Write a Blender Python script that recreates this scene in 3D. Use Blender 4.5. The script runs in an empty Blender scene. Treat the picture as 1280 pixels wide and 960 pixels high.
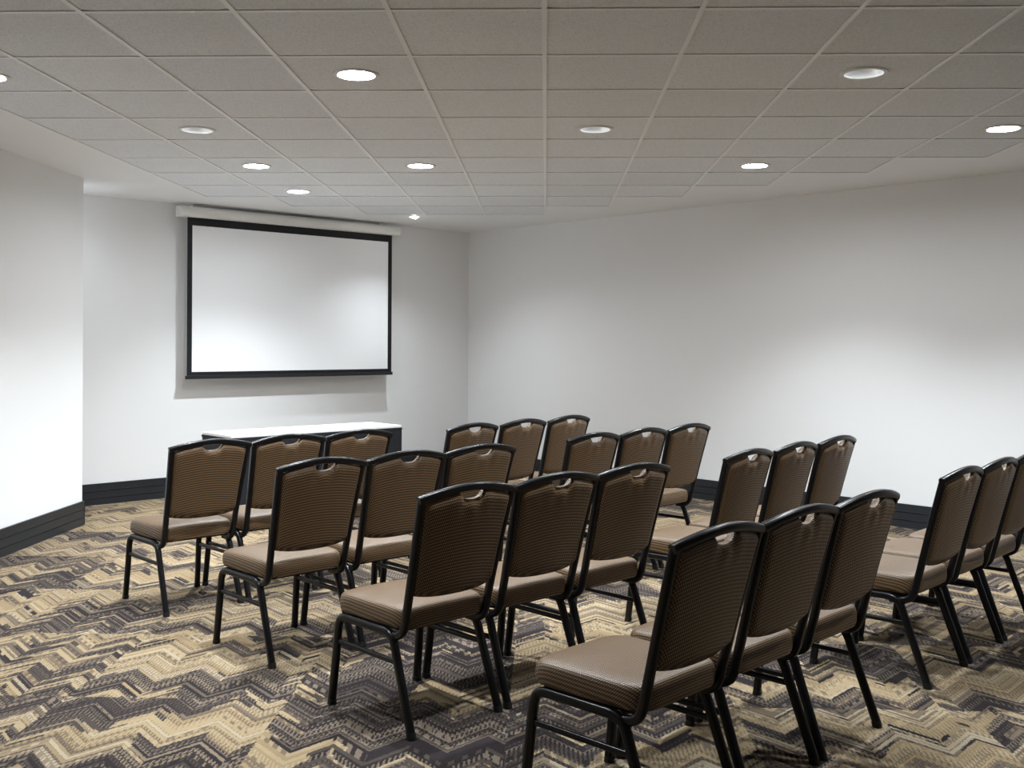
import bpy, bmesh, math, random
from mathutils import Vector, Matrix, geometry

# ------------------------------------------------------------------ camera, world, exposure
SC = bpy.context.scene
COL = SC.collection
F_PX, HORIZON, YAW, ROLL, EYE = 1300.0, 427.9, -0.0326, 0.005, 1.474
CEIL = 2.768
cam = bpy.data.cameras.new('camera')
cam.sensor_width = 36.0
cam.lens = 36.0 * F_PX / 1280.0
cam.shift_y = -(480.0 - HORIZON) / 1280.0
cam.clip_start = 0.05
camo = bpy.data.objects.new('camera', cam)
COL.objects.link(camo)
_d = math.pi / 4 - YAW                      # heading of the lens from the X axis (the back wall runs along X)
fwd = Vector((math.cos(_d), math.sin(_d), 0))
rgt = Vector((fwd.y, -fwd.x, 0))
up = Vector((0, 0, 1))
r2 = rgt * math.cos(ROLL) + up * math.sin(ROLL)
u2 = up * math.cos(ROLL) - rgt * math.sin(ROLL)
M = Matrix((r2, u2, -fwd)).transposed().to_4x4()
M.translation = Vector((0, 0, EYE))
camo.matrix_world = M
SC.camera = camo

world = bpy.data.worlds.new('world')
world.use_nodes = True
world.node_tree.nodes['Background'].inputs[0].default_value = (0.5, 0.5, 0.5, 1)
world.node_tree.nodes['Background'].inputs[1].default_value = 0.02
SC.world = world
vs = SC.view_settings
vs.view_transform = 'Standard'
vs.look = 'None'
vs.gamma = 1.0
vs.use_curve_mapping = False
vs.exposure = 1.25
SC.cycles.diffuse_bounces = 7
SC.cycles.max_bounces = 12
LAMP_W = 112.0

random.seed(7)
S2 = math.sqrt(2.0)

def g2w(a, b):                               # ceiling grid frame (turned 45 degrees) -> room
    return ((a + b) / S2, (b - a) / S2)

# ------------------------------------------------------------------ materials
def new_mat(name):
    m = bpy.data.materials.new(name)
    m.use_nodes = True
    nt = m.node_tree
    return m, nt, nt.nodes['Principled BSDF']

class NG:
    """tiny helper for math node graphs"""
    def __init__(s, nt): s.nt = nt
    def n(s, t, **kw):
        x = s.nt.nodes.new(t)
        for k, v in kw.items(): setattr(x, k, v)
        return x
    def link(s, a, b): s.nt.links.new(a, b)
    def m(s, op, a, b=None, c=None, clamp=False):
        x = s.n('ShaderNodeMath', operation=op, use_clamp=clamp)
        for i, v in enumerate((a, b, c)):
            if v is None: continue
            if hasattr(v, 'is_linked'): s.link(v, x.inputs[i])
            else: x.inputs[i].default_value = v
        return x.outputs[0]
    def vec(s, x, y, z=0.0):
        c = s.n('ShaderNodeCombineXYZ')
        for i, v in enumerate((x, y, z)):
            if hasattr(v, 'is_linked'): s.link(v, c.inputs[i])
            else: c.inputs[i].default_value = v
        return c.outputs[0]
    def noise(s, v, scale, detail=2.0, rough=0.5):
        x = s.n('ShaderNodeTexNoise')
        x.inputs['Scale'].default_value = scale
        x.inputs['Detail'].default_value = detail
        x.inputs['Roughness'].default_value = rough
        if v is not None: s.link(v, x.inputs['Vector'])
        return x.outputs['Fac']
    def white(s, v):
        x = s.n('ShaderNodeTexWhiteNoise', noise_dimensions='3D')
        s.link(v, x.inputs['Vector'])
        return x.outputs['Value']
    def ramp(s, fac, stops, interp='LINEAR'):
        x = s.n('ShaderNodeValToRGB')
        x.color_ramp.interpolation = interp
        el = x.color_ramp.elements
        while len(el) < len(stops): el.new(0.5)
        for e, (p, c) in zip(el, stops):
            e.position = p
            e.color = (c[0], c[1], c[2], 1)
        s.link(fac, x.inputs[0])
        return x.outputs[0]
    def mix(s, f, a, b):
        x = s.n('ShaderNodeMix', data_type='RGBA')
        if hasattr(f, 'is_linked'): s.link(f, x.inputs[0])
        else: x.inputs[0].default_value = f
        for i, v in ((6, a), (7, b)):
            if hasattr(v, 'is_linked'): s.link(v, x.inputs[i])
            else: x.inputs[i].default_value = (v[0], v[1], v[2], 1)
        return x.outputs[2]
    def bump(s, h, strength, dist):
        x = s.n('ShaderNodeBump')
        x.inputs['Strength'].default_value = strength
        x.inputs['Distance'].default_value = dist
        s.link(h, x.inputs['Height'])
        return x.outputs[0]

def paint(name, col, rough=0.6, bump=0.0, scale=180.0, spec=0.3, var=0.0):
    m, nt, b = new_mat(name)
    g = NG(nt)
    b.inputs['Roughness'].default_value = rough
    b.inputs['Specular IOR Level'].default_value = spec
    b.inputs['Base Color'].default_value = (*col, 1)
    tc = g.n('ShaderNodeTexCoord').outputs['Object']
    if var:
        n = g.noise(tc, 3.0, 3.0)
        g.link(g.mix(n, [c * (1 - var) for c in col], [min(1, c * (1 + var)) for c in col]), b.inputs['Base Color'])
    if bump:
        g.link(g.bump(g.noise(tc, scale, 3.0), bump, 0.002), b.inputs['Normal'])
    return m

MAT = {}
MAT['wall'] = paint('wall paint', (0.835, 0.84, 0.85), 0.55, 0.12, 260.0, 0.25, 0.006)
MAT['drywall'] = paint('ceiling paint', (0.85, 0.86, 0.875), 0.7, 0.08, 220.0, 0.2)
MAT['rail'] = paint('enamelled steel rail', (0.86, 0.87, 0.885), 0.4, 0.0, 1, 0.4)
MAT['base'] = paint('charcoal baseboard', (0.016, 0.019, 0.024), 0.42, 0.2, 60.0, 0.45, 0.2)
MAT['basecap'] = paint('baseboard end grain', (0.06, 0.045, 0.035), 0.6, 0.1)
MAT['black'] = paint('black powder coat', (0.004, 0.004, 0.005), 0.28, 0.05, 400.0, 0.3)
MAT['plastic'] = paint('black plastic', (0.01, 0.01, 0.01), 0.5)
MAT['case'] = paint('screen housing white', (0.82, 0.82, 0.80), 0.3, 0.0, 1, 0.45)
MAT['screen'] = paint('projection fabric', (0.86, 0.87, 0.89), 0.75, 0.05, 500.0, 0.15)
MAT['border'] = paint('screen border black', (0.007, 0.008, 0.010), 0.6)
MAT['bar'] = paint('black weight bar', (0.010, 0.011, 0.014), 0.3, 0, 1, 0.5)
MAT['tabletop'] = paint('white laminate', (0.82, 0.82, 0.81), 0.35, 0.0, 1, 0.4)
MAT['skirt'] = paint('black table panel', (0.012, 0.013, 0.017), 0.65, 0.2, 300.0)
MAT['trimring'] = paint('white trim ring', (0.75, 0.75, 0.74), 0.35)

def mat_tile():
    m, nt, b = new_mat('mineral fibre tile')
    g = NG(nt)
    tc = g.n('ShaderNodeTexCoord').outputs['Object']
    oi = g.n('ShaderNodeObjectInfo').outputs['Random']
    n1 = g.noise(tc, 95.0, 3.0, 0.65)
    n2 = g.noise(tc, 320.0, 2.0, 0.6)
    pit = g.m('ADD', g.m('MULTIPLY', n1, 0.55), g.m('MULTIPLY', n2, 0.45))
    c = g.ramp(pit, [(0.36, (0.60, 0.62, 0.645)), (0.50, (0.80, 0.825, 0.86)), (0.7, (0.85, 0.875, 0.90))])
    v = g.m('ADD', 0.965, g.m('MULTIPLY', oi, 0.06))
    mm = g.n('ShaderNodeMix', data_type='RGBA', blend_type='MULTIPLY')
    mm.inputs[0].default_value = 1.0
    g.link(c, mm.inputs[6])
    cc = g.n('ShaderNodeCombineColor')
    for i in range(3): g.link(v, cc.inputs[i])
    g.link(cc.outputs[0], mm.inputs[7])
    g.link(mm.outputs[2], b.inputs['Base Color'])
    b.inputs['Roughness'].default_value = 0.9
    b.inputs['Specular IOR Level'].default_value = 0.1
    g.link(g.bump(pit, 0.5, 0.003), b.inputs['Normal'])
    return m
MAT['tile'] = mat_tile()

def mat_fabric():
    m, nt, b = new_mat('dotted upholstery')
    g = NG(nt)
    tc = g.n('ShaderNodeTexCoord').outputs['Object']
    sp = g.n('ShaderNodeSeparateXYZ')
    g.link(tc, sp.inputs[0])
    w = g.m('ADD', sp.outputs['Y'], sp.outputs['Z'])
    k = math.pi / 0.0085
    a = g.m('MULTIPLY', g.m('ADD', sp.outputs['X'], g.m('MULTIPLY', sp.outputs['Z'], 0.6)), k)
    c = g.m('MULTIPLY', w, k)
    d = g.m('MULTIPLY', g.m('SINE', g.m('ADD', a, g.m('MULTIPLY', c, 0.9))), g.m('SINE', g.m('SUBTRACT', a, g.m('MULTIPLY', c, 0.9))))
    fib = g.noise(tc, 700.0, 2.0)
    f = g.m('ADD', g.m('MULTIPLY', d, 0.95), g.m('MULTIPLY', g.m('SUBTRACT', fib, 0.5), 0.7))
    col = g.ramp(g.m('ADD', g.m('MULTIPLY', f, 0.5), 0.5), [(0.20, (0.020, 0.0112, 0.0052)), (0.50, (0.058, 0.0325, 0.0150)), (0.86, (0.275, 0.172, 0.088))])
    g.link(col, b.inputs['Base Color'])
    b.inputs['Roughness'].default_value = 0.43
    b.inputs['Specular IOR Level'].default_value = 0.48
    b.inputs['Sheen Weight'].default_value = 0.03
    b.inputs['Sheen Roughness'].default_value = 0.4
    b.inputs['Sheen Tint'].default_value = (0.95, 0.85, 0.85, 1)
    g.link(g.bump(f, 0.35, 0.0012), b.inputs['Normal'])
    return m
MAT['fabric'] = mat_fabric()

def mat_carpet():
    m, nt, b = new_mat('zigzag carpet')
    g = NG(nt)
    pos = g.n('ShaderNodeNewGeometry').outputs['Position']
    # ragged yarn edges
    nz = g.n('ShaderNodeTexNoise')
    nz.inputs['Scale'].default_value = 85.0
    nz.inputs['Detail'].default_value = 3.0
    nz.inputs['Roughness'].default_value = 0.7
    g.link(pos, nz.inputs['Vector'])
    sep0 = g.n('ShaderNodeSeparateColor')
    g.link(nz.outputs['Color'], sep0.inputs[0])
    sp = g.n('ShaderNodeSeparateXYZ')
    g.link(pos, sp.inputs[0])
    jx = g.m('MULTIPLY', g.m('SUBTRACT', sep0.outputs[0], 0.5), 0.024)
    jy = g.m('MULTIPLY', g.m('SUBTRACT', sep0.outputs[1], 0.5), 0.024)
    X = g.m('ADD', sp.outputs['X'], jx)
    Y = g.m('ADD', sp.outputs['Y'], jy)
    u = g.m('DIVIDE', g.m('SUBTRACT', X, Y), S2)
    v = g.m('DIVIDE', g.m('ADD', X, Y), S2)
    W = 0.9144
    tu = g.m('FLOOR', g.m('DIVIDE', g.m('ADD', u, 0.142), W))
    tv = g.m('FLOOR', g.m('DIVIDE', g.m('SUBTRACT', v, 4.24), W))
    rt = g.white(g.vec(tu, tv, 3.3))
    rt2 = g.white(g.vec(tu, tv, 9.1))
    P = 0.28
    uu = g.m('ADD', u, g.m('ADD', 0.279, g.m('MULTIPLY', tu, 0.07)))
    ph = g.m('DIVIDE', uu, P)
    tri = g.m('MULTIPLY', g.m('ABSOLUTE', g.m('SUBTRACT', g.m('FRACT', ph), 0.5)), 2.0)   # 0..1
    stroke = g.m('FLOOR', g.m('MULTIPLY', ph, 2.0))
    w0 = g.m('ADD', g.m('ADD', v, g.m('MULTIPLY', rt, 3.0)), g.m('MULTIPLY', tri, -0.165))
    wob = g.noise(g.vec(g.m('MULTIPLY', w0, 9.0), rt2, 0.0), 1.0, 1.0)
    w = g.m('ADD', w0, g.m('MULTIPLY', wob, 0.10))
    t = g.m('DIVIDE', w, 0.026)
    band = g.m('FLOOR', t)
    fb = g.m('FRACT', t)
    r1 = g.white(g.vec(band, rt, 1.7))
    r2_ = g.white(g.vec(band, rt, 5.9))
    r3 = g.white(g.vec(band, g.m('ADD', stroke, rt), 8.3))
    # tick marks across the bands
    tk = g.m('FRACT', g.m('ADD', g.m('DIVIDE', u, 0.0165), g.m('MULTIPLY', r2_, 7.0)))
    tick = g.m('MULTIPLY', g.m('LESS_THAN', tk, 0.42), g.m('GREATER_THAN', r2_, 0.52))
    bars = g.m('MULTIPLY', g.m('LESS_THAN', g.m('FRACT', g.m('DIVIDE', u, 0.045)), 0.55), g.m('LESS_THAN', r3, 0.14))
    thin = g.m('LESS_THAN', fb, 0.20)
    # dark drifts and light drifts
    mv = g.vec(g.m('MULTIPLY', g.m('ADD', u, g.m('MULTIPLY', tu, 5.1)), 1.15), g.m('MULTIPLY', g.m('DIVIDE', band, 38.5), 2.6), rt2)
    big = g.noise(mv, 1.0, 2.5, 0.55)
    big = g.m('ADD', big, g.m('MULTIPLY', g.m('SUBTRACT', r3, 0.5), 0.11))
    dark = g.m('GREATER_THAN', big, 0.505)
    light_c = g.ramp(r1, [(0.0, (0.39, 0.295, 0.175)), (0.28, (0.48, 0.38, 0.235)), (0.48, (0.23, 0.18, 0.13)), (0.68, (0.42, 0.32, 0.185)), (0.88, (0.54, 0.46, 0.33))], 'CONSTANT')
    light_t = g.ramp(r1, [(0.0, (0.50, 0.40, 0.26)), (0.28, (0.24, 0.185, 0.13)), (0.48, (0.12, 0.092, 0.078)), (0.68, (0.20, 0.15, 0.105)), (0.88, (0.30, 0.24, 0.18))], 'CONSTANT')
    dark_c = g.ramp(r1, [(0.0, (0.030, 0.023, 0.026)), (0.34, (0.085, 0.068, 0.060)), (0.55, (0.042, 0.032, 0.036)), (0.75, (0.155, 0.125, 0.100)), (0.9, (0.30, 0.24, 0.17))], 'CONSTANT')
    dark_t = g.ramp(r1, [(0.0, (0.22, 0.18, 0.14)), (0.34, (0.025, 0.020, 0.022)), (0.55, (0.26, 0.21, 0.16)), (0.75, (0.035, 0.028, 0.03)), (0.9, (0.04, 0.03, 0.032))], 'CONSTANT')
    mk = g.m('MAXIMUM', g.m('MAXIMUM', tick, bars), g.m('MULTIPLY', thin, g.m('GREATER_THAN', r1, 0.45)))
    lc = g.mix(mk, light_c, light_t)
    dc = g.mix(mk, dark_c, dark_t)
    col = g.mix(dark, lc, dc)
    fine = g.noise(pos, 420.0, 2.0, 0.7)
    mm = g.n('ShaderNodeMix', data_type='RGBA', blend_type='MULTIPLY')
    mm.inputs[0].default_value = 1.0
    g.link(col, mm.inputs[6])
    g.link(g.ramp(fine, [(0.3, (0.34, 0.33, 0.315)), (0.7, (0.90, 0.87, 0.835))]), mm.inputs[7])
    g.link(mm.outputs[2], b.inputs['Base Color'])
    b.inputs['Roughness'].default_value = 0.95
    b.inputs['Specular IOR Level'].default_value = 0.08
    b.inputs['Sheen Weight'].default_value = 0.05
    g.link(g.bump(fine, 0.7, 0.004), b.inputs['Normal'])
    return m
MAT['carpet'] = mat_carpet()

def mat_metal(name, col, rough):
    m, nt, b = new_mat(name)
    b.inputs['Base Color'].default_value = (*col, 1)
    b.inputs['Metallic'].default_value = 1.0
    b.inputs['Roughness'].default_value = rough
    return m
MAT['reflector'] = mat_metal('spun aluminium reflector', (0.9, 0.9, 0.9), 0.42)

def mat_emit(name, col, s):
    m, nt, b = new_mat(name)
    b.inputs['Base Color'].default_value = (0.8, 0.8, 0.8, 1)
    b.inputs['Emission Color'].default_value = (*col, 1)
    b.inputs['Emission Strength'].default_value = s
    return m
MAT['lens_on'] = mat_emit('lit lamp lens', (0.92, 0.965, 1.0), 98.0)
MAT['lens_dim'] = mat_emit('lit lamp lens deep in its can', (0.93, 0.97, 1.0), 6.0)
MAT['bulb'] = mat_emit('bare bright bulb', (1.0, 0.99, 0.96), 40.0)

# ------------------------------------------------------------------ mesh helpers
def obj(name, bm, mat, parent=None, smooth=False):
    bmesh.ops.recalc_face_normals(bm, faces=bm.faces[:])
    if smooth:
        for ed in bm.edges:
            if len(ed.link_faces) == 2 and ed.calc_face_angle(0) > 0.9: ed.smooth = False
    me = bpy.data.meshes.new(name)
    bm.to_mesh(me)
    bm.free()
    if smooth:
        for p in me.polygons: p.use_smooth = True
    me.materials.append(MAT[mat] if isinstance(mat, str) else mat)
    o = bpy.data.objects.new(name, me)
    COL.objects.link(o)
    if parent: o.parent = parent
    return o

def empty(name, loc=(0, 0, 0), rz=0.0):
    o = bpy.data.objects.new(name, None)
    o.empty_display_size = 0.1
    COL.objects.link(o)
    o.location = loc
    o.rotation_euler = (0, 0, rz)
    return o

def tag(o, label=None, cat=None, group=None, kind=None):
    if label: o['label'] = label
    if cat: o['category'] = cat
    if group: o['group'] = group
    if kind: o['kind'] = kind
    return o

def copy_tree(o, parent=None):
    c = o.copy()
    COL.objects.link(c)
    c.parent = parent
    for ch in list(o.children): copy_tree(ch, c)
    return c

def add_box(bm, a, b, mat=None, bevel=0.0):
    a, b = Vector(a), Vector(b)
    r = bmesh.ops.create_cube(bm, size=1.0)
    vv = r['verts']
    T = Matrix.Translation((a + b) / 2) @ Matrix.Diagonal((*(b - a), 1))
    if mat: T = mat @ T
    for v in vv: v.co = T @ v.co
    if bevel:
        ee = list({e for v in vv for e in v.link_edges})
        bmesh.ops.bevel(bm, geom=ee, offset=bevel, segments=2, affect='EDGES', profile=0.6)
    return bm

def add_prism(bm, pts, z0, z1):
    lo = [bm.verts.new((x, y, z0)) for x, y in pts]
    hi = [bm.verts.new((x, y, z1)) for x, y in pts]
    n = len(pts)
    bm.faces.new(lo); bm.faces.new(hi)
    for i in range(n): bm.faces.new((lo[i], lo[(i + 1) % n], hi[(i + 1) % n], hi[i]))
    return bm

def catmull(pts, per=6):
    P = [Vector(p) for p in pts]
    out = []
    for i in range(len(P) - 1):
        p0 = P[i - 1] if i else P[0] * 2 - P[1]
        p1, p2 = P[i], P[i + 1]
        p3 = P[i + 2] if i + 2 < len(P) else P[-1] * 2 - P[-2]
        for k in range(per):
            t = k / per
            out.append(0.5 * ((2 * p1) + (p2 - p0) * t + (2 * p0 - 5 * p1 + 4 * p2 - p3) * t * t + (3 * p1 - p0 - 3 * p2 + p3) * t ** 3))
    out.append(P[-1])
    return out

def add_tube(bm, path, ra, rb=None, side=Vector((1, 0, 0)), seg=10, power=2.6, closed_ends=True):
    """sweep a rounded section; ra is the half size along `side`, rb the other half size"""
    rb = rb or ra
    path = [Vector(p) for p in path]
    rings = []
    for i, p in enumerate(path):
        t = (path[min(i + 1, len(path) - 1)] - path[max(i - 1, 0)]).normalized()
        s = side - t * side.dot(t)
        if s.length < 1e-4: s = t.orthogonal()
        s.normalize()
        n = t.cross(s)
        ring = []
        for k in range(seg):
            a = 2 * math.pi * (k + 0.5) / seg
            c, sn = math.cos(a), math.sin(a)
            cx = math.copysign(abs(c) ** (2 / power), c)
            sy = math.copysign(abs(sn) ** (2 / power), sn)
            ring.append(bm.verts.new(p + s * (cx * ra) + n * (sy * rb)))
        rings.append(ring)
    for a, b in zip(rings, rings[1:]):
        for k in range(seg): bm.faces.new((a[k], a[(k + 1) % seg], b[(k + 1) % seg], b[k]))
    if closed_ends:
        bm.faces.new(rings[0]); bm.faces.new(rings[-1])
    return bm

def add_lathe(bm, prof, seg=32, close=False):
    rings = []
    for r, z in prof:
        rings.append([bm.verts.new((r * math.cos(2 * math.pi * k / seg), r * math.sin(2 * math.pi * k / seg), z)) for k in range(seg)])
    for a, b in zip(rings, rings[1:]):
        for k in range(seg): bm.faces.new((a[k], a[(k + 1) % seg], b[(k + 1) % seg], b[k]))
    if close: bm.faces.new(rings[-1])
    return bm

# ------------------------------------------------------------------ room shell
XL, XR, YF, YB = -2.8, 8.04, -3.4, 9.34
CX, CY = 3.18, 8.41                       # outer corner of the slanted wall
KD = CY - CX                              # slanted wall: Y - X = KD
ROOM = [(XL, YF), (XR, YF), (XR, YB), (CX, YB), (CX, CY), (XL, XL + KD)]

bm = bmesh.new()
add_prism(bm, ROOM, -0.05, 0.0)
tag(obj('floor', bm, 'carpet'), 'brown and beige zigzag patterned carpet over the whole room', kind='structure')

TH = 0.10
def wall(name, pts, label):
    b = bmesh.new()
    add_prism(b, pts, 0.0, CEIL + 0.10)
    return tag(obj(name, b, 'wall'), label, kind='structure')
wall('wall_back', [(CX, YB), (XR + TH, YB), (XR + TH, YB + TH), (CX, YB + TH)], 'off-white painted wall behind the projection screen')
wall('wall_right', [(XR, YF - TH), (XR + TH, YF - TH), (XR + TH, YB), (XR, YB)], 'long plain off-white wall beside the chair rows')
wall('wall_left', [(XL, XL + KD), (CX, CY), (CX - TH, CY + TH * 0.42), (XL, XL + KD + TH * S2)], 'off-white slanted wall ending in an outer corner')
wall('wall_recess', [(CX, CY), (CX, YB + TH), (CX - TH, YB + TH), (CX - TH, CY + TH * 0.42)], 'short off-white wall between the slanted wall and the screen wall')
wall('wall_front', [(XL, YF - TH), (XR, YF - TH), (XR, YF), (XL, YF)], 'plain off-white wall at the rear of the seating')
wall('wall_side', [(XL - TH, YF - TH), (XL, YF - TH), (XL, XL + KD + TH * S2), (XL - TH, XL + KD + TH * S2)], 'plain off-white side wall')

def baseboard(name, p, q, nrm, label, endcap=False):
    """three stacked boards with recessed joints on a thin backing, from p to q, standing off along nrm"""
    p, q, nrm = Vector((*p, 0)), Vector((*q, 0)), Vector((*nrm, 0)).normalized()
    d = (q - p)
    L = d.length
    d.normalize()
    T = Matrix((d, nrm, Vector((0, 0, 1)))).transposed().to_4x4()
    T.translation = p
    b = bmesh.new()
    add_box(b, (0, 0.0005, 0.001), (L, 0.012, 0.186), T)
    base = tag(obj(name, b, 'base'), label, kind='structure')
    z = 0.002
    for h in (0.060, 0.060, 0.062):
        b = bmesh.new()
        add_box(b, (0.0, 0.010, z), (L, 0.022, z + h), T, 0.003)
        obj('board', b, 'base', base)
        z += h + 0.0035
    if endcap:
        b = bmesh.new()
        add_box(b, (L, 0.0005, 0.001), (L + 0.004, 0.022, 0.189), T)
        obj('end_cap', b, 'basecap', base)
    return base
rt2 = 1 / S2
baseboard('baseboard_back', (CX + 0.03, YB), (XR - 0.025, YB), (0, -1), 'charcoal ribbed baseboard under the projection screen')
baseboard('baseboard_right', (XR, YB - 0.025), (XR, YF + 0.025), (-1, 0), 'charcoal ribbed baseboard along the long plain wall')
baseboard('baseboard_left', (XL + 0.03, XL + KD + 0.03), (CX - 0.002, CY - 0.002), (rt2, -rt2), 'charcoal ribbed baseboard along the slanted wall', True)
baseboard('baseboard_recess', (CX, YB - 0.002), (CX, CY + 0.03), (1, 0), 'charcoal ribbed baseboard around the corner of the slanted wall')
baseboard('baseboard_front', (XR - 0.025, YF), (XL + 0.025, YF), (0, 1), 'charcoal ribbed baseboard at the rear of the seating')
baseboard('baseboard_side', (XL, YF + 0.002), (XL, XL + KD - 0.03), (1, 0), 'charcoal ribbed baseboard along the plain side wall')

# ---- ceiling: painted border with a stepped opening, lay-in tiles on a rail grid turned 45 degrees to the room
TA, TB = 0.6096, 0.6497
A0, B0 = -0.0124, 4.045
RMAX = {-5: 8, -4: 9, -3: 10, -2: 10, -1: 10}
def rmax(c): return RMAX[c] if c in RMAX else 9 - c
def gp(c, r): return (A0 + c * TA, B0 + r * TB)
def gw(c, r): return g2w(*gp(c, r))
CELLS = set()
for c in range(-5, 14):
    for r in range(-8, 12):
        if r >= rmax(c): continue
        cs = [gw(c + i, r + j) for i in (0, 1) for j in (0, 1)]
        if min(y for x, y in cs) < YF + 0.12 or min(x for x, y in cs) < XL + 0.12 or max(x for x, y in cs) > XR - 0.1: continue
        CELLS.add((c, r))
# outline of the tiled field
edges = {}
for (c, r) in CELLS:
    for e, nb in ((((c, r), (c + 1, r)), (c, r - 1)), (((c + 1, r), (c + 1, r + 1)), (c + 1, r)), (((c + 1, r + 1), (c, r + 1)), (c, r + 1)), (((c, r + 1), (c, r)), (c - 1, r))):
        if nb not in CELLS: edges.setdefault(e[0], []).append(e[1])
start = min(edges)
loop = [start]
prev = None
while True:
    cur = loop[-1]
    opts = edges[cur]
    nx = opts[0]
    if len(opts) > 1 and prev is not None:           # at a pinch point keep turning left
        din = (cur[0] - prev[0], cur[1] - prev[1])
        nx = max(opts, key=lambda o: din[0] * (o[1] - cur[1]) - din[1] * (o[0] - cur[0]))
    edges[cur] = [o for o in opts if o != nx]
    if nx == start: break
    prev = cur
    loop.append(nx)
hole1 = [gw(*p) for p in loop]
SPOT, SPOT2 = (6.62, 8.55), (3.245, 8.90)
hole2, hole3 = [[(p[0] + 0.052 * math.cos(2 * math.pi * k / 24), p[1] + 0.052 * math.sin(2 * math.pi * k / 24)) for k in range(24)] for p in (SPOT, SPOT2)]
loops = [[Vector((x, y, 0)) for x, y in l] for l in (ROOM, hole1, hole2, hole3)]
flat = [v for l in loops for v in l]
bm = bmesh.new()
vv = [bm.verts.new((v.x, v.y, CEIL)) for v in flat]
for t in geometry.tessellate_polygon(loops):
    try: bm.faces.new([vv[i] for i in t])
    except ValueError: pass
r = bmesh.ops.extrude_face_region(bm, geom=bm.faces[:])
for v in r['geom']:
    if isinstance(v, bmesh.types.BMVert): v.co.z += 0.03
ceiling = tag(obj('ceiling', bm, 'drywall'), 'white ceiling of lay-in tiles with a painted border', kind='structure')

LIGHTS = {(-2, 1): 'on', (-4, 3): 'dim', (-4, 5): 'on', (-4, 7): 'on', (-2, 5): 'on', (0, 3): 'dim', (2, 1): 'dim', (2, 5): 'on', (4, 3): 'on', (-5, 1): 'on',
          (0, -1): 'dim', (4, -1): 'dim', (-3, -1): 'on'}
RC = 0.092
def tile_bm(hole):
    b = bmesh.new()
    x, y = TA / 2 - 0.004, TB / 2 - 0.004
    if not hole:
        add_box(b, (-x, -y, 0.003), (x, y, 0.016))
        return b
    n = 32
    inner, outer = [], []
    for k in range(n):
        a = 2 * math.pi * k / n
        c, s = math.cos(a), math.sin(a)
        f = min(x / abs(c) if abs(c) > 1e-6 else 9, y / abs(s) if abs(s) > 1e-6 else 9)
        inner.append((RC * c, RC * s)); outer.append((f * c, f * s))
    V = [[b.verts.new((px, py, z)) for px, py in l] for l, z in ((inner, 0.003), (outer, 0.003), (outer, 0.016), (inner, 0.016))]
    for A, B in zip(V, V[1:] + V[:1]):
        for k in range(n): b.faces.new((A[k], A[(k + 1) % n], B[(k + 1) % n], B[k]))
    return b
ROTG = -math.pi / 4
proto = {}
for (c, r) in sorted(CELLS):
    h = (c, r) in LIGHTS
    if h not in proto:
        o = obj('ceiling_tile', tile_bm(h), 'tile', ceiling)
        proto[h] = o
    else:
        o = proto[h].copy()
        COL.objects.link(o)
    x, y = gw(c + 0.5, r + 0.5)
    o.location = (x, y, CEIL)
    o.rotation_euler = (0, 0, ROTG)

def rail(c0, r0, c1, r1, wd, lift=0.0):
    a, b_ = Vector((*gw(c0, r0), 0)), Vector((*gw(c1, r1), 0))
    d = b_ - a
    L = d.length
    b = bmesh.new()
    add_box(b, (-wd / 2, -L / 2, -0.0022), (wd / 2, L / 2, 0.0012))
    add_box(b, (-0.003, -L / 2, 0.0012), (0.003, L / 2, 0.03))
    o = obj('grid_rail', b, 'rail', ceiling)
    m = (a + b_) / 2
    o.location = (m.x, m.y, CEIL + lift)
    o.rotation_euler = (0, 0, math.atan2(d.y, d.x) - math.pi / 2)
def runs(vals):
    vals = sorted(vals)
    out = []
    for v in vals:
        if out and out[-1][1] == v: out[-1][1] = v + 1
        else: out.append([v, v + 1])
    return out
for c in range(-6, 16):
    for r0, r1 in runs({r for (cc, r) in CELLS if cc in (c, c - 1)}): rail(c, r0, c, r1, 0.021)
for r_ in range(-13, 13):
    for c0, c1 in runs({c for (c, rr) in CELLS if rr in (r_, r_ - 1)}): rail(c0, r_, c1, r_, 0.0232, 0.0007)

# ---- recessed downlights
def downlight(loc, kind, label, watts, angle=116.0, blend=0.75):
    e = empty('recessed_downlight', loc)
    tag(e, label, 'ceiling light', 'recessed ceiling downlights')
    b = bmesh.new()
    add_lathe(b, [(RC - 0.004, 0.003), (RC - 0.001, -0.004), (RC + 0.008, -0.006), (RC + 0.018, -0.004), (RC + 0.019, 0.004)], 40)
    obj('trim_ring', b, 'trimring', e, True)
    depth = 0.012 if kind == 'on' else 0.07
    rl = RC - 0.005 if kind == 'on' else RC - 0.040
    b = bmesh.new()
    prof = [(RC - 0.002 + (rl - RC + 0.002) * (t / 6) ** 1.6, 0.002 + depth * t / 6) for t in range(7)]
    add_lathe(b, prof, 40)
    obj('reflector', b, 'reflector', e, True)
    b = bmesh.new()
    add_lathe(b, [(rl, depth), (rl * 0.66, depth - 0.004), (rl * 0.33, depth - 0.006), (0.001, depth - 0.007)], 40, True)
    obj('lens', b, 'lens_on' if kind == 'on' else 'lens_dim', e, True)
    lamp(e, watts, angle, blend)
    return e
def lamp(e, watts, angle, blend, tilt=None, z=-0.008):
    l = bpy.data.lights.new('lamp', 'SPOT')
    l.energy = watts
    l.spot_size = math.radians(angle)
    l.spot_blend = blend
    l.shadow_soft_size = 0.035
    l.color = (0.89, 0.955, 1.0)
    lo = bpy.data.objects.new('lamp', l)
    COL.objects.link(lo)
    lo.parent = e
    lo.location = (0, 0, z)
    if tilt: lo.rotation_euler = tilt
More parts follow.
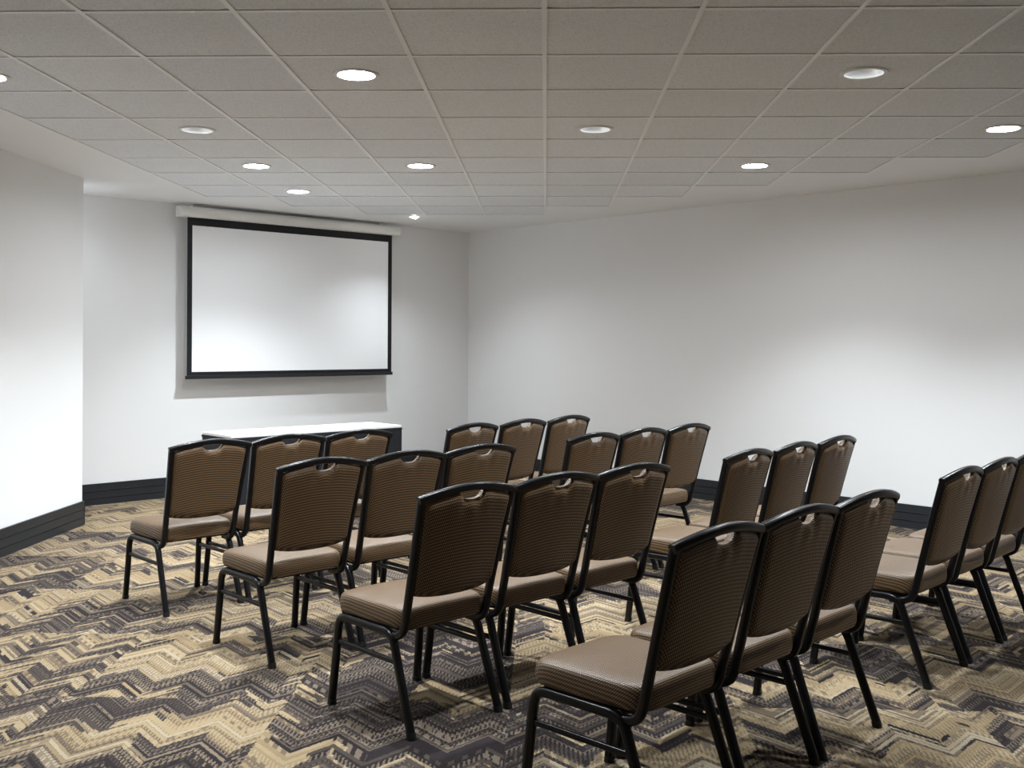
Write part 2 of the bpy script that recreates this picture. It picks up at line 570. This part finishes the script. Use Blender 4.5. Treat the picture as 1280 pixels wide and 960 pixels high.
LLAB = {(-2, 1): 'bright recessed downlight over the second row, screen side', (-4, 3): 'recessed downlight with a deep reflector over the front row, screen side',
        (-4, 5): 'bright recessed downlight between the front row and the table', (-4, 7): 'bright recessed downlight before the left part of the screen',
        (-2, 5): 'bright recessed downlight over the aisle before the front rows', (0, 3): 'recessed downlight with a deep reflector over the aisle by the second row',
        (2, 1): 'recessed downlight with a deep reflector over the aisle by the rearmost row', (2, 5): 'bright recessed downlight over the wall-side second row',
        (4, 3): 'bright recessed downlight over the wall-side rearmost row', (-5, 1): 'bright recessed downlight beside the slanted wall',
        (0, -1): 'recessed downlight with a deep reflector over the rearmost row, screen side',
        (4, -1): 'recessed downlight with a deep reflector near the long wall behind the rows',
        (-3, -1): 'bright recessed downlight over the open carpet beside the rows, away from the long wall'}
for (c, r), k in LIGHTS.items():
    x, y = gw(c + 0.5, r + 0.5)
    downlight((x, y, CEIL), k, LLAB[(c, r)], LAMP_W * ({0: 0.75, -3: 0.55, 4: 0.5}[c] if r < 0 else 0.40 if c == -5 else 0.68 if (c, r) in ((-4, 3), (-4, 5)) else 1.0 if k == 'on' else 0.75))
def accent(p, label, watts, drop, tilt=None, glow='bulb'):
    e = empty('accent_spotlight', (p[0], p[1], CEIL))
    tag(e, label, 'ceiling light')
    b = bmesh.new()
    add_lathe(b, [(0.050, 0.028), (0.050, -0.002), (0.056, -0.004), (0.066, -0.003), (0.067, 0.002)], 32)
    obj('trim_ring', b, 'trimring', e, True)
    b = bmesh.new()
    add_lathe(b, [(0.049, 0.0), (0.046, 0.05), (0.03, 0.07), (0.001, 0.075)], 32, True)
    obj('reflector', b, 'reflector', e, True)
    b = bmesh.new()
    add_lathe(b, [(r, z + 0.018 + drop) for r, z in ((0.014, 0.04), (0.028, 0.02), (0.032, 0.0), (0.028, -0.010), (0.015, -0.016), (0.001, -0.018))], 24, True)
    obj('bulb', b, glow, e, True)
    lamp(e, watts, 135.0, 1.0, tilt, drop - 0.006)
accent(SPOT, 'small glaring spotlight in the painted ceiling border beside the screen', LAMP_W * 0.5, -0.018, (math.radians(-14), math.radians(2), 0))
accent(SPOT2, 'small spotlight in the painted ceiling border behind the slanted wall corner', LAMP_W * 0.055, 0.02, None, 'lens_dim')

# ------------------------------------------------------------------ projection screen
SX0, SX1 = 4.365, 6.876
ys = YB - 0.075
scr = empty('projection_screen', ((SX0 + SX1) / 2, YB, 0))
tag(scr, 'large pull-down projection screen with black border and white housing', 'projection screen')
cx = (SX0 + SX1) / 2
DY = -0.07                                       # stand-off of the housing from the wall
hl = (SX1 - SX0) / 2
b = bmesh.new()
prof = []                                        # housing section in (y, z), y measured from the wall
for k in range(7): a = math.pi / 2 * k / 6; prof.append((DY - 0.085 - 0.045 * math.sin(a), 2.678 - 0.045 * math.cos(a)))
for k in range(7): a = math.pi / 2 * k / 6; prof.append((DY - 0.085 - 0.045 * math.cos(a), 2.690 + 0.045 * math.sin(a)))
prof += [(DY - 0.02, 2.735), (DY - 0.02, 2.633)]
L_ = [b.verts.new((-hl, y, z)) for y, z in prof]
R_ = [b.verts.new((hl, y, z)) for y, z in prof]
n = len(prof)
b.faces.new(L_); b.faces.new(R_)
for i in range(n): b.faces.new((L_[i], L_[(i + 1) % n], R_[(i + 1) % n], R_[i]))
obj('housing', b, 'case', scr)
for s in (-1, 1):
    b = bmesh.new()
    pts = prof
    x0, x1 = s * hl, s * (hl + 0.018)
    A = [b.verts.new((x0, y, z)) for y, z in pts]; B = [b.verts.new((x1, DY - 0.075 + (y - DY + 0.075) * 0.93, 2.685 + (z - 2.685) * 0.93)) for y, z in pts]
    b.faces.new(A); b.faces.new(B)
    for i in range(n): b.faces.new((A[i], A[(i + 1) % n], B[(i + 1) % n], B[i]))
    obj('end_cap', b, 'case', scr)
    b = bmesh.new()
    add_box(b, (s * hl * 0.86 - 0.02, DY - 0.02, 2.70), (s * hl * 0.86 + 0.02, -0.0005, 2.7675))
    obj('bracket', b, 'case', scr)
# fabric: viewing area, border strips
W2 = 1.184
zt, zb = 2.634, 1.135
fy = DY - 0.080
fab = None
b = bmesh.new(); add_box(b, (-W2, fy, zb), (W2, fy + 0.0015, zt)); fab = obj('fabric', b, 'screen', scr)
bw = 0.050
for name, x0, x1, z0, z1 in (('border', -W2, -W2 + bw, zb, zt), ('border', W2 - bw, W2, zb, zt), ('border', -W2 + bw, W2 - bw, zt - 0.075, zt), ('border', -W2 + bw, W2 - bw, zb, zb + 0.045)):
    b = bmesh.new(); add_box(b, (x0, fy - 0.0012, z0), (x1, fy, z1)); obj(name, b, 'border', fab)
b = bmesh.new()
add_box(b, (-W2 - 0.012, fy - 0.012, zb - 0.022), (W2 + 0.012, fy + 0.014, zb + 0.012), None, 0.006)
obj('weight_bar', b, 'bar', scr)
scr.location = (cx, YB, 0)

# ------------------------------------------------------------------ table in front of the screen
tb = empty('presentation_table', (4.725, 7.57, 0))
tag(tb, 'narrow table with a white top and black panels on all sides', 'table')
tw, td, th = 0.820, 0.235, 0.742
b = bmesh.new(); add_box(b, (-tw, -td, th - 0.022), (tw, td, th), None, 0.004); obj('table_top', b, 'tabletop', tb)
b = bmesh.new(); add_box(b, (-tw - 0.006, -td - 0.006, th - 0.040), (tw + 0.006, td + 0.006, th - 0.0225), None, 0.003); obj('edge_band', b, 'skirt', tb)
for s in (-1, 1):
    b = bmesh.new(); add_box(b, (-tw, s * td - 0.006, 0.01), (tw, s * td + 0.004, th - 0.041), None, 0.002); obj('front_panel' if s < 0 else 'rear_panel', b, 'skirt', tb)
    b = bmesh.new(); add_box(b, (s * tw - 0.006, -td + 0.008, 0.01), (s * tw + 0.004, td - 0.008, th - 0.041), None, 0.002); obj('side_panel', b, 'skirt', tb)

# ------------------------------------------------------------------ banquet chairs
def back_half(z):           # half distance between the two back tubes (centre lines) at height z
    t = max(0.0, min(1.0, (z - 0.40) / 0.50))
    return 0.203 + 0.0225 * t ** 1.5
def back_y(z):              # lean of the back
    t = (z - 0.40) / 0.50
    return -0.198 - 0.118 * t - 0.010 * t * t
ZC, ZP = 0.893, 0.928       # top rail: corner and crown height (centre line)
def rail_z(u): return ZP - (ZP - ZC) * abs(u) ** 1.9
def bow(u): return -0.018 * (1 - u * u)

def make_chair():
    root = empty('banquet_chair')
    # seat cushion
    b = bmesh.new()
    N = 56
    def outline(ins):
        pts = []
        for k in range(N):
            a = 2 * math.pi * k / N
            c, s = math.cos(a), math.sin(a)
            pw = 7.0
            x = math.copysign(abs(c) ** (2 / pw), c)
            y = math.copysign(abs(s) ** (2 / pw), s)
            hw = 0.217 + 0.008 * y - ins
            pts.append((x * hw, 0.020 + y * (0.228 - ins)))
        return pts
    lay = [(0.020, 0.384), (0.004, 0.388), (0.0, 0.398), (-0.002, 0.415), (0.0, 0.444), (0.003, 0.455), (0.009, 0.462), (0.018, 0.4655), (0.05, 0.4695), (0.10, 0.4725), (0.165, 0.4740), (0.20, 0.4745)]
    rings = []
    for ins, z in lay:
        rings.append([b.verts.new((x, y, z - (0.010 * max(0, (y - 0.12) / 0.13) ** 2 if z > 0.44 else 0) + (0.004 * (1 - (x / 0.2) ** 2) if z > 0.46 else 0))) for x, y in outline(ins)])
    for A, B in zip(rings, rings[1:]):
        for k in range(N): b.faces.new((A[k], A[(k + 1) % N], B[(k + 1) % N], B[k]))
    b.faces.new(rings[0]); b.faces.new(rings[-1])
    seat = obj('seat', b, 'fabric', root, True)
    b = bmesh.new()
    add_box(b, (-0.19, -0.17, 0.374), (0.19, 0.205, 0.3845), None, 0.003)
    obj('seat_pan', b, 'plastic', root)
    # back pad
    b = bmesh.new()
    NU, NV = 48, 20
    def pad_pt(i, j, side):
        u = -1 + 2 * i / NU
        v = j / NV
        zt_ = rail_z(u) - 0.013
        xh = 0.058
        xw = u * 0.218
        if abs(xw) < xh: zt_ = min(zt_, ZP - 0.016 - 0.032 * math.sqrt(1 - abs(xw / xh) ** 2.6))
        zb_ = 0.505 + 0.018 * abs(u) ** 3
        z = zb_ + (zt_ - zb_) * v
        hw = back_half(z) - 0.009
        ed = min(1.0, (1 - abs(u)) / 0.16)
        ev = min(1.0, v / 0.10, (1 - v) / 0.08)
        f = (1 - (1 - ed) ** 2.4) ** 0.5 * (1 - (1 - ev) ** 2.4) ** 0.5
        th_ = 0.006 + 0.017 * f + 0.004 * (1 - u * u)
        # puckers under the hand hole
        pk = 0.0035 * math.exp(-((z - 0.86) / 0.035) ** 2) * math.cos(u * 16) * math.exp(-(u / 0.45) ** 2)
        return Vector((u * hw, back_y(z) + bow(u) * 0.8 + side * (th_ + pk), z))
    G = {}
    for s in (-1, 1):
        for i in range(NU + 1):
            for j in range(NV + 1): G[s, i, j] = b.verts.new(pad_pt(i, j, s))
        for i in range(NU):
            for j in range(NV): b.faces.new((G[s, i, j], G[s, i + 1, j], G[s, i + 1, j + 1], G[s, i, j + 1]))
    ring = [(i, 0) for i in range(NU)] + [(NU, j) for j in range(NV)] + [(i, NV) for i in range(NU, 0, -1)] + [(0, j) for j in range(NV, 0, -1)]
    for p, q in zip(ring, ring[1:] + ring[:1]):
        b.faces.new((G[-1, p[0], p[1]], G[-1, q[0], q[1]], G[1, q[0], q[1]], G[1, p[0], p[1]]))
    obj('backrest', b, 'fabric', root, True)
    # back frame: one bent tube each side and the crowned top rail
    b = bmesh.new()
    for s in (-1, 1):
        zs = [0.905, 0.86, 0.80, 0.72, 0.64, 0.56, 0.49, 0.44]
        path = [Vector((s * back_half(z), back_y(z), z)) for z in zs]
        path += catmull([(s * 0.203, -0.200, 0.408), (s * 0.203, -0.182, 0.374), (s * 0.203, -0.146, 0.357), (s * 0.203, -0.09, 0.356)], 5)
        add_tube(b, path, 0.0140, 0.0155, Vector((1, 0, 0)), 12, 3.2)
    path = []
    xe = back_half(0.893) + 0.0135
    for i in range(25):
        u = -1 + 2 * i / 24
        z = rail_z(u)
        path.append(Vector((u * xe, back_y(z) + bow(u), z)))
    add_tube(b, path, 0.0150, 0.0150, Vector((0, 1, 0)), 12, 3.2)
    obj('back_frame', b, 'black', root, True)
    # legs: each side arch is split at its middle into a front and a rear leg
    for s in (-1, 1):
        fr = [(s * 0.219, 0.262, 0.012), (s * 0.214, 0.240, 0.20), (s * 0.212, 0.231, 0.29)] 
        pf = [Vector(p) for p in fr] + catmull([(s * 0.211, 0.227, 0.325), (s * 0.210, 0.212, 0.354), (s * 0.210, 0.180, 0.366), (s * 0.210, 0.12, 0.367)], 5) + [Vector((s * 0.210, 0.04, 0.367))]
        pr = [Vector((s * 0.219, -0.262, 0.012)), Vector((s * 0.214, -0.195, 0.19)), Vector((s * 0.212, -0.162, 0.28))] + catmull([(s * 0.211, -0.148, 0.320), (s * 0.210, -0.128, 0.352), (s * 0.210, -0.09, 0.366), (s * 0.210, -0.04, 0.367)], 5) + [Vector((s * 0.210, 0.04, 0.367))]
        for pp in (pf, pr):
            b = bmesh.new()
            add_tube(b, pp, 0.0150, 0.0165, Vector((1, 0, 0)), 12, 2.8)
            leg = obj('leg', b, 'black', root, True)
            b = bmesh.new()
            f = pp[0]
            add_tube(b, [(f.x, f.y, 0.0), (f.x, f.y, 0.004), (f.x - s * 0.001, f.y * 0.985, 0.022)], 0.0175, 0.0185, Vector((1, 0, 0)), 12, 2.4)
            obj('foot_cap', b, 'plastic', leg)
        b = bmesh.new()
        add_tube(b, [(s * 0.2125, 0.232, 0.262), (s * 0.2125, 0.0, 0.262), (s * 0.2125, -0.168, 0.262)], 0.008, 0.0105, Vector((1, 0, 0)), 10, 3.0)
        obj('side_stretcher', b, 'black', root, True)
    return root

ROWS = [  # name, first chair, pitch, turn (degrees), block
    ('front row', (2.674, 5.575), 0.489, 0.25, 0), ('second row', (2.640, 4.420), 0.491, 0.2, 0),
    ('third row', (2.585, 3.325), 0.490, 0.3, 0), ('rearmost row', (2.552, 2.160), 0.494, 2.8, 0),
    ('front row', (4.486, 5.523), 0.520, 6.0, 1), ('second row', (4.581, 4.517), 0.505, 3.5, 1),
    ('third row', (4.465, 3.357), 0.527, 5.5, 1), ('rearmost row', (4.545, 2.305), 0.500, 4.5, 1)]
SIDE = ['outer', 'middle', 'aisle']
chair0 = make_chair()
first = True
for name, (x, y), pitch, deg, blk in ROWS:
    a = math.radians(deg)
    for i in range(3):
        o = chair0 if first else copy_tree(chair0)
        first = False
        o.location = (x + i * pitch * math.cos(a), y + i * pitch * math.sin(a), 0)
        o.rotation_euler = (0, 0, a + math.radians(random.uniform(-0.06, 0.06)))
        seatname = {0: ('outer end', 'middle', 'aisle end'), 1: ('aisle end', 'middle', 'wall end')}[blk][i]
        where = ('block facing the screen', 'block beside the long plain wall')[blk]
        tag(o, 'brown dotted banquet chair, %s of the %s, %s' % (seatname, name, where), 'chair', 'banquet chairs set out in rows')
